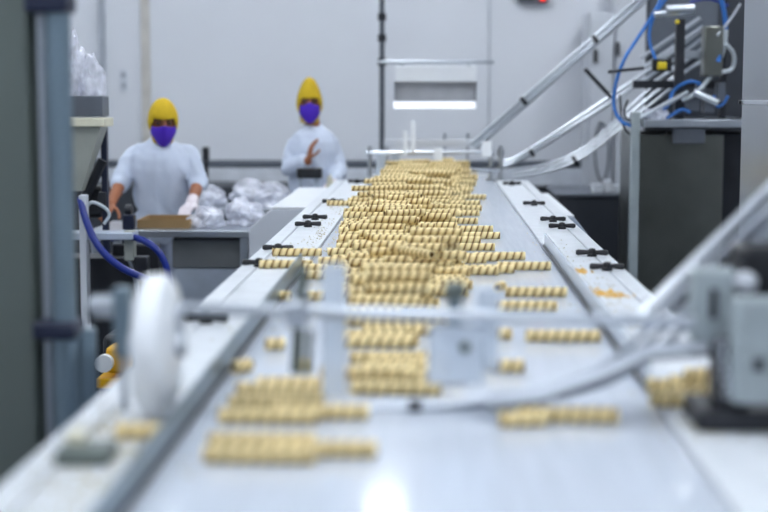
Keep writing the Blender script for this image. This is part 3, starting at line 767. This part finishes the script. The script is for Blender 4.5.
for x in (a.x, b.x-.01): bx('end', 'card', cb, x, x+.01, 7.73, 8.04, TZ+.006, TZ+.045, 0)
cu = thing('dark_tape_dispenser', 'small dark block at the left end of the cardboard tray', 'dispenser', at(128, 222, 7.66))
q = at(129, 222, 7.66); bx('body', 'navy', cu, q.x-.03, q.x+.03, 7.63, 7.7, TZ+.001, TZ+.08, .008); MB().lathe([(.03, -.015), (.03, .015)], (q.x, 7.665, TZ+.1), (1, 0, 0)).build('roll', 'dark', cu)
def bag(label, c, r, seed, group='clear plastic bags'):
    bm = bmesh.new(); bmesh.ops.create_icosphere(bm, subdivisions=5, radius=1)
    so = Vector((seed*3.1, seed*1.7, seed*.9)); V_ = []
    for vt in bm.verts:
        p = vt.co; k = 1 + .42*noise.noise(p*1.5+so) + .13*(1-abs(noise.noise(p*2.6+so))*2.2) + .02*noise.noise(p*8+so)
        V_.append(Vector((p.x*k*r[0], p.y*k*r[1], max(p.z*k*r[2]*1.15, -r[2]*.62))))
    zm = min(q.z for q in V_); F_ = [tuple(w.index for w in fc.verts) for fc in bm.faces]; bm.free()
    o = MB().raw([Vector(c)+q-Vector((0, 0, zm)) for q in V_], F_).build('plastic_bag', 'film', None, origin=c)
    tag(o, label, 'plastic bag', group); return o
bag('crumpled clear plastic bag on the left table next to the gloved hand', (at(208, 222, 7.85).x, 7.84, TZ+.001), (.085, .09, .055), 1)
bag('large crumpled clear plastic bag on the left table beside the white cover', (-.995, 7.98, TZ+.001), (.09, .14, .07), 2)
bag('crumpled clear bag on the side table behind the white cover', (at(258, 200, 9.2).x, 9.28, TZ+.001), (.16, .11, .085), 3)
bag('crumpled clear bag on the far side table beneath the wall rail', (at(206, 200, 9.3).x, 9.3, TZ+.001), (.12, .09, .07), 4)
a = at(297, 178, 9.25); b = at(322, 168, 9.25)
sc = thing('weighing_display', 'black display box on a stand before the worker with raised hand', 'scale', ((a.x+b.x)/2, 9.25, TZ))
bx('display', 'black', sc, a.x, b.x, 9.22, 9.29, a.z, b.z, .006)
bx('stand', 'skirt', sc, b.x-.05, b.x-.015, 9.24, 9.27, TZ+.012, a.z, .003); bx('stand', 'skirt', sc, a.x+.01, a.x+.035, 9.24, 9.27, TZ+.012, a.z, .003)
bx('base', 'skirt', sc, a.x, b.x, 9.15, 9.35, TZ+.001, TZ+.013, .003)
a = at(322, 189, 9.3); b = at(332, 179, 9.3)
bt = thing('tan_box', 'small open tan box beside the black display box', 'box', ((a.x+b.x)/2, 9.4, TZ))
MB().prism([(a.x, TZ+.001), (b.x, TZ+.001), (b.x, b.z-.03), (a.x+.03, b.z)], 1, 9.36, 9.5).build('box_body', 'cream', bt)
MB().prism([(a.x+.025, b.z+.001), (b.x, b.z-.029), (b.x, b.z-.01), (a.x+.05, b.z+.03)], 1, 9.36, 9.37).build('flap', 'cream', bt)
# tall flexible lamp arm and box by the wall behind worker
q = at(206, 160, 11.5); t = thing('black_stand', 'thin black stand behind the right shoulder of the left worker', 'stand', (q.x, 11.5, 0))
MB().tube([(q.x, 11.5, 0), (q.x, 11.5, at(206, 150, 11.5).z)], .017, 8).build('pole', 'black', t); MB().lathe([(.12, 0), (.12, .02), (.03, .04)], (q.x, 11.5, 0)).build('foot', 'black', t)
bx('head', 'black', t, q.x-.025, q.x+.025, 11.47, 11.53, at(206, 160, 11.5).z, at(206, 147, 11.5).z)
lc = thing('low_cabinet', 'dark low cabinet against the wall behind the left worker', 'cabinet', (-2.1, 12.2, 0))
bx('body', 'plinth', lc, -3.3, -.75, 11.9, 12.6, 0, .86, .01)
for i in range(4):
    d = bx('door', 'plinth', lc, -3.28+i*.63, -2.68+i*.63, 11.885, 11.9, .04, .84, .004); bx('handle', 'steel', d, -2.74+i*.63, -2.72+i*.63, 11.87, 11.886, .4, .55, .003)

# ------------------------------------------------------------------ left hopper machine
hy = 6.9
def Hh(px, py, dy=0): return at(px, py, hy+dy)
hp = thing('hopper_machine', 'steel hopper machine with cream tray rim behind the left post', 'machine', (-1.75, hy+.2, 0))
a, b = Hh(40, 127), Hh(107, 118)
bx('tray_rim', 'cream', hp, a.x, b.x-.012, hy, hy+.2, a.z, b.z, .006)
t0 = Hh(104, 127); t1 = Hh(78, 192); xl = a.x
t0.x -= .02; v = [(xl, hy+.02, t0.z), (t0.x, hy+.02, t0.z), (t0.x, hy+.18, t0.z), (xl, hy+.18, t0.z), (xl, hy+.06, t1.z), (t1.x, hy+.06, t1.z), (t1.x, hy+.14, t1.z), (xl, hy+.14, t1.z)]
MB().raw(v, [(0, 1, 2, 3), (7, 6, 5, 4), (0, 4, 5, 1), (1, 5, 6, 2), (2, 6, 7, 3), (3, 7, 4, 0)]).build('hopper_body', 'hopper', hp)
a2, b2 = Hh(60, 117), Hh(107, 96)
bx('control_box', 'wrail', hp, a2.x, b2.x-.03, hy+.03, hy+.18, a2.z+.001, b2.z, .006)
bx('blue_post', 'navy', hp, Hh(99, 0, .25).x, Hh(105, 0, .25).x, hy+.22, hy+.26, 0, Hh(100, 128).z, .004)
bx('white_column', 'cab', hp, Hh(75, 0).x, Hh(82, 0).x, hy-.02, hy+.05, 0, Hh(78, 195).z, .004)
bx('lower_shelf', 'skirt', hp, xl, Hh(128, 0).x, hy+.0, hy+.15, Hh(80, 240).z, Hh(80, 233).z, .004)
bx('base_cabinet', 'dark', hp, xl, Hh(128, 300).x, hy+.16, hy+.4, 0, Hh(80, 262).z, .006)  # dark colour also carries the shadow around the worker's legs
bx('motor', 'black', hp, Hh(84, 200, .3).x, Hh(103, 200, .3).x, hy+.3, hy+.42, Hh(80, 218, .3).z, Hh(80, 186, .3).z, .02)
bx('shade_clutter', 'dark', hp, Hh(112, 280, .3).x, Hh(160, 280, .3).x, hy+.3, hy+.34, Hh(80, 330, .3).z, Hh(80, 244, .3).z, .01)  # dark iron clutter, added for the shadow that hides the worker's legs
bx('shade_clutter_leg', 'dark', hp, Hh(125, 280, .3).x, Hh(135, 280, .3).x, hy+.3, hy+.34, 0, Hh(80, 330, .3).z, .01)  # holds up the added dark piece
bx('valve_block', 'hopper', hp, Hh(117, 0).x, Hh(127, 0).x, hy+.05, hy+.12, Hh(80, 262).z, Hh(80, 232).z, .004)
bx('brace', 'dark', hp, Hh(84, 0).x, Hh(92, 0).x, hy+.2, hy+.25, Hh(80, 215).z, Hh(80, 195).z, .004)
MB().tube([Hh(103, 160, .2), Hh(84, 200, .2)], .025, 8).build('brace', 'dark', hp)
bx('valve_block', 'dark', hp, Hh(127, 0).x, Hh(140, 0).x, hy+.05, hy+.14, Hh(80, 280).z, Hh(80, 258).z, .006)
MB().tube([Hh(124, 256, .08), Hh(132, 262, .09), Hh(138, 290, .1), Hh(138, 330, .1)], .012, 8, 2).build('pipe', 'steel', hp)
MB().tube([Hh(80, 198, .0), Hh(86, 222, -.05), Hh(98, 248, -.08), Hh(120, 268, -.08), Hh(146, 279, -.06), Hh(160, 286, 0)], .017, 10, 2).build('hose', 'hose', hp)
MB().tube([Hh(112, 238, .1), Hh(132, 236, .05), Hh(150, 243, 0), Hh(163, 256, 0), Hh(170, 280, 0), Hh(168, 310, .1)], .016, 10, 2).build('hose', 'hose', hp)
MB().tube([Hh(86, 208, .05), Hh(92, 200, .05), Hh(112, 212, .1), Hh(104, 224, .1)], .008, 8, 2).build('hose', 'ghose', hp)
for i, (px, py, sx, sz) in enumerate(((80, 96, .10, .1), (92, 96, .11, .09))):
    q = Hh(px, py, .1); bag('crumpled clear bag on the hopper control box, %s one' % ('inner' if i == 0 else 'outer'), (q.x-(.03 if i == 0 else .0), q.y, b2.z+.001), (.05, .05, .15 if i == 0 else .1), 8+i)
q = Hh(78, 58, .22); 
# yellow guarded drive beside the conveyor, low on the left
dy_ = 5.0
yd = thing('yellow_drive', 'yellow and black drive unit low behind the left post', 'drive', (at(115, 370, dy_).x, dy_, 0))
a, b = at(106, 388, dy_), at(126, 348, dy_)
bx('guard', 'yellow', yd, a.x, b.x, dy_, dy_+.12, a.z+.05, b.z, .012); bx('base_flange', 'yellow', yd, a.x-.03, b.x-.02, dy_-.01, dy_+.14, a.z, a.z+.035, .004)
bx('motor', 'black', yd, a.x-.04, b.x+.04, dy_+.13, dy_+.35, a.z-.06, b.z+.02, .02); bx('pedestal', 'black', yd, a.x-.03, b.x+.03, dy_+.02, dy_+.3, 0, a.z-.0, .01)
MB().lathe([(.03, 0), (.03, .03)], (a.x+.0, dy_-.0, b.z-.05), (0, -1, 0)).build('pulley', 'white', yd)

# ------------------------------------------------------------------ left foreground cabinet and post
cy = 3.0
def Lx(px, Y=cy): return at(px, 93, Y).x
fc = thing('machine_cabinet', 'tall grey green machine cabinet filling the left edge of the picture', 'cabinet', (-1.4, 3.5, 0))
bx('body', 'panel', fc, -2.1, Lx(36), cy+.03, cy+.075, 0, 2.7, .01)
bx('door_panel', 'panel', fc, -2.08, Lx(30), cy, cy+.029, .1, 2.66, .008)
bx('edge_profile', 'steel', fc, Lx(37.5), Lx(45), cy+.0, cy+.06, 0, 2.7, .004)
def z3(py): return at(60, py, cy).z
ps = thing('steel_post', 'round grey steel post with black collars at the cabinet corner', 'post', (Lx(60), cy, 0))
MB().lathe([(.0255, 0), (.0255, 2.6)], (Lx(61.5), cy-.02, 0), n=24).build('tube', 'post', ps)
MB().lathe([(.031, .4), (.031, z3(332))], (Lx(70), cy+.05, 0), n=24).build('sleeve', 'post', ps)
for py0, py1 in ((14, -6), (336, 318)):
    bx('collar', 'navy', ps, Lx(33), Lx(76), cy-.06, cy-.005 + .03, z3(py0), z3(py1), .008)
MB().lathe([(.06, 0), (.06, .012)], (Lx(61.5), cy-.02, 0), n=20).build('foot', 'dark', ps)
sb = thing('bracket_block', 'low grey block on the conveyor edge in front of the left post', 'block', (-.585, 2.45, BZ))
q = on(92, 452, BZ+.02); bx('body', 'panel', sb, q.x-.05, q.x+.03, q.y-.03, q.y+.05, BZ+.0045, BZ+.028, .004)
MB().lathe([(.016, 0), (.016, .014), (.006, .02)], (q.x-.03, q.y+.03, BZ+.028)).build('bolt_head', 'cream', sb)

# ------------------------------------------------------------------ right machine
my = 8.7
def mx(px, Y=my): return at(px, 93, Y).x
def mz(py, Y=my): return at(600, py, Y).z
mc = thing('wafer_machine', 'dark stainless machine at right with shelf and cluttered tube head', 'machine', (1.6, 9.1, 0))
bx('cabinet', 'dsteel', mc, mx(641), mx(725), my, my+.9, 0, mz(134), .006)
bx('side_cabinet', 'dark', mc, mx(725.5), mx(775), my+.12, my+.9, 0, mz(134), .006)
bx('corner_profile', 'bkt', mc, mx(632), mx(640.5), my-.02, my+.05, 0, mz(112), .004)
bx('shelf', 'steel', mc, mx(642), mx(760), my-.12, my+.9, mz(127), mz(119.5), .003)
bx('shelf_tray', 'wrail', mc, mx(672), mx(703), my-.1, my-.04, mz(143), mz(128), .004)
bx('back_panel', 'plinth', mc, mx(646, 9.7), mx(800, 9.7), 9.7, 9.76, 0, 3.0, .004)
bx('back_door', 'wrail', mc, mx(648, 9.7), mx(716, 9.7), 9.68, 9.7, mz(55, 9.7), 2.9, .006)
bx('column', 'dark', mc, mx(678), mx(687), my+.1, my+.16, mz(119), mz(18), .004)
bx('column', 'dark', mc, mx(727), mx(733), my+.2, my+.26, mz(119), mz(-20), .004)
bx('gear_box', 'dsteel', mc, mx(704), mx(723), my+.02, my+.14, mz(76), mz(26), .008)
bx('cross_arm', 'steel', mc, mx(684), mx(722), my+.15, my+.19, mz(58), mz(50), .003)
bx('cross_arm', 'dark', mc, mx(640), mx(735), my+.3, my+.34, mz(88), mz(80), .003)
a = at(654, 14, my); b = at(694, 11, my); MB().tube([a, b], .02, 12).build('air_cylinder', 'rod', mc); MB().tube([at(666, 10, my), at(694, 9, my)], .03, 12).build('air_cylinder', 'steel', mc)
MB().tube([at(644, 68, my), at(608, 72, my)], .009, 8).build('lever', 'dark', mc); MB().tube([at(585, 69, my+.7), at(612, 98, my+.7)], .013, 8).build('lever', 'dark', mc)
q = at(662, 66, my-.02); bx('yellow_fitting', 'brass', mc, q.x-.025, q.x+.022, my-.06, my, q.z-.02, q.z+.022, .006); bx('sensor', 'black', mc, q.x-.05, q.x+.06, my+.001, my+.05, q.z-.03, q.z+.04, .006)
q = at(677, 22, my-.02); MB().lathe([(.012, 0), (.012, .02), (.004, .024)], (q.x, my-.02, q.z), (0, -1, 0)).build('yellow_fitting', 'brass', mc)
for px, py, w_, h_ in ((692, 104, 12, 14), (708, 104, 10, 18), (700, 88, 8, 8), (720, 92, 8, 20)):
    q = at(px, py, my+.1); bx('valve', 'wrail', mc, q.x-w_/350, q.x+w_/350, my+.05, my+.15, q.z-h_/350, q.z+h_/350, .006)
MB().tube([at(694, 92, my), at(718, 103, my-.02)], .022, 10).build('air_cylinder', 'rod', mc); MB().tube([at(640, 118, my), at(688, 92, my)], .014, 10).build('rail', 'rod', mc)
for pts, r, m_ in (([(663, -6), (655, 12), (640, 35), (624, 58), (615, 85), (613, 108), (622, 124), (640, 127)], .011, 'hose2'),
                   ([(668, -4), (652, 18), (648, 40), (656, 60)], .009, 'hose2'), ([(720, -6), (725, 14), (726, 34), (718, 62)], .014, 'hose2'),
                   ([(726, 30), (724, 52), (712, 76), (694, 96), (682, 100)], .013, 'ghose'), ([(726, 44), (735, 54), (733, 70), (722, 72)], .012, 'ghose'),
                   ([(628, 100), (623, 112), (628, 122), (648, 118)], .006, 'black'), ([(620, 95), (622, 130), (640, 140), (668, 132)], .006, 'black'),
                   ([(655, 115), (670, 105), (672, 90), (690, 80), (700, 84)], .010, 'hose2'), ([(650, 122), (668, 118), (682, 108), (690, 112)], .010, 'hose2'),
                   ([(728, 96), (724, 104), (716, 108), (714, 96)], .008, 'hose2'), ([(690, 2), (710, -2), (728, 6)], .008, 'hose'), ([(717, 36), (730, 20), (740, 4)], .008, 'rod')):
    MB().tube([at(x, y, my+.02+.08*(i % 3)/3) for i, (x, y) in enumerate(pts)], r, 8, 2).build('hose', m_, mc)
bag('pale blue clear bag under the tubes on the machine shelf', (mx(655, my+.1), my+.05, mz(119.5)+.001), (.07, .06, .035), 21, 'clear plastic bags')

# near right stainless panel
rp = thing('side_panel', 'tall reflective stainless cabinet cut by the right edge of the picture', 'cabinet', (1.35, 5.4, 0))
rx = at(742, 93, 5.9).x
bx('body', 'sidest', rp, rx, 2.0, 4.6, 5.9, 0, 2.5, .006)
bx('rim', 'rod', rp, rx-.012, rx-.001, 4.6, 5.9, at(742, 104, 5.9).z, at(742, 100, 5.9).z, .002)
MB().lathe([(.008, 0), (.008, .008)], (rx-.012, 5.86, at(742, 102, 5.9).z), (-1, 0, 0)).build('rivet', 'dark', rp)

# wall cabinets and clutter behind the machine
ey = 12.3
for i, (x0, x1, hx_, lab) in enumerate(((589, 614, 595.5, 'left pale grey electrical cabinet with black handle against the back wall'), (614.6, 645, 617.5, 'right pale grey electrical cabinet with black handle partly behind the machine'))):
    t = thing('electrical_cabinet', lab, 'cabinet', (at((x0+x1)/2, 93, ey).x, ey+.3, 0), 'electrical cabinets on the back wall')
    xa_, xb_ = at(x0, 93, ey).x, at(x1, 93, ey).x
    bx('body', 'cab', t, xa_, xb_-.004, ey+.02, ey+.6, at(600, 197, ey).z, at(600, 12 if i == 0 else -20, ey).z, .006)
    d = bx('door', 'cab', t, xa_+.012, xb_-.016, ey, ey+.019, at(600, 190, ey).z, at(600, 18 if i == 0 else -14, ey).z, .004)
    q = at(hx_, 56 if i == 0 else 49, ey); bx('handle', 'dark', d, q.x-.014, q.x+.014, ey-.03, ey, q.z-.055, q.z+.055, .006)
    bx('plinth', 'plinth', t, xa_+.02, xb_-.02, ey+.05, ey+.58, 0, at(600, 197, ey).z, .004)
cl = thing('cable_loop', 'thin black cable coil hanging on the wall cabinet door', 'cable', at(602, 150, ey-.03))
MB().tube([at(602+7*math.sin(t*math.pi/9), 152-29*math.cos(t*math.pi/9), ey-.03) for t in range(19)], .009, 8).build('coil', 'wrail', cl)
bx('hook', 'wrail', cl, at(602, 0, ey).x-.012, at(602, 0, ey).x+.012, ey-.04, ey, at(602, 124, ey).z-.01, at(602, 124, ey).z+.02, .003)
lb = thing('low_machine', 'dark low machine base beyond the right conveyor edge', 'machine', (1.3, 11, 0))
a = at(556, 93, 11).x; b = at(636, 93, 11).x
bx('body', 'plinth', lb, a, b, 10.7, 11.6, 0, at(600, 197, 10.7).z, .01)
bx('top_plate', 'wrail', lb, a-.02, b+.02, 10.68, 11.62, at(600, 197, 10.7).z+.001, at(600, 194, 10.7).z, .004)
for i, (x0, x1, h) in enumerate(((594, 604, 186), (606, 613, 182), (614, 624, 187))):
    q0, q1 = at(x0, 93, 10.9).x, at(x1, 93, 10.9).x; z0 = at(600, 194, 10.7).z+.001
    t = thing('white_box', ['left', 'middle', 'right'][i] + ' one of three small white boxes on the dark low machine', 'box', ((q0+q1)/2, 10.95, z0), 'white boxes on the low machine')
    bx('carton', 'white', t, q0, q1, 10.85, 11.0, z0, at(600, h, 10.9).z, .004); bx('lid', 'cab', t, q0-.004, q1+.004, 10.846, 11.004, at(600, h, 10.9).z, at(600, h, 10.9).z+.012, .002)
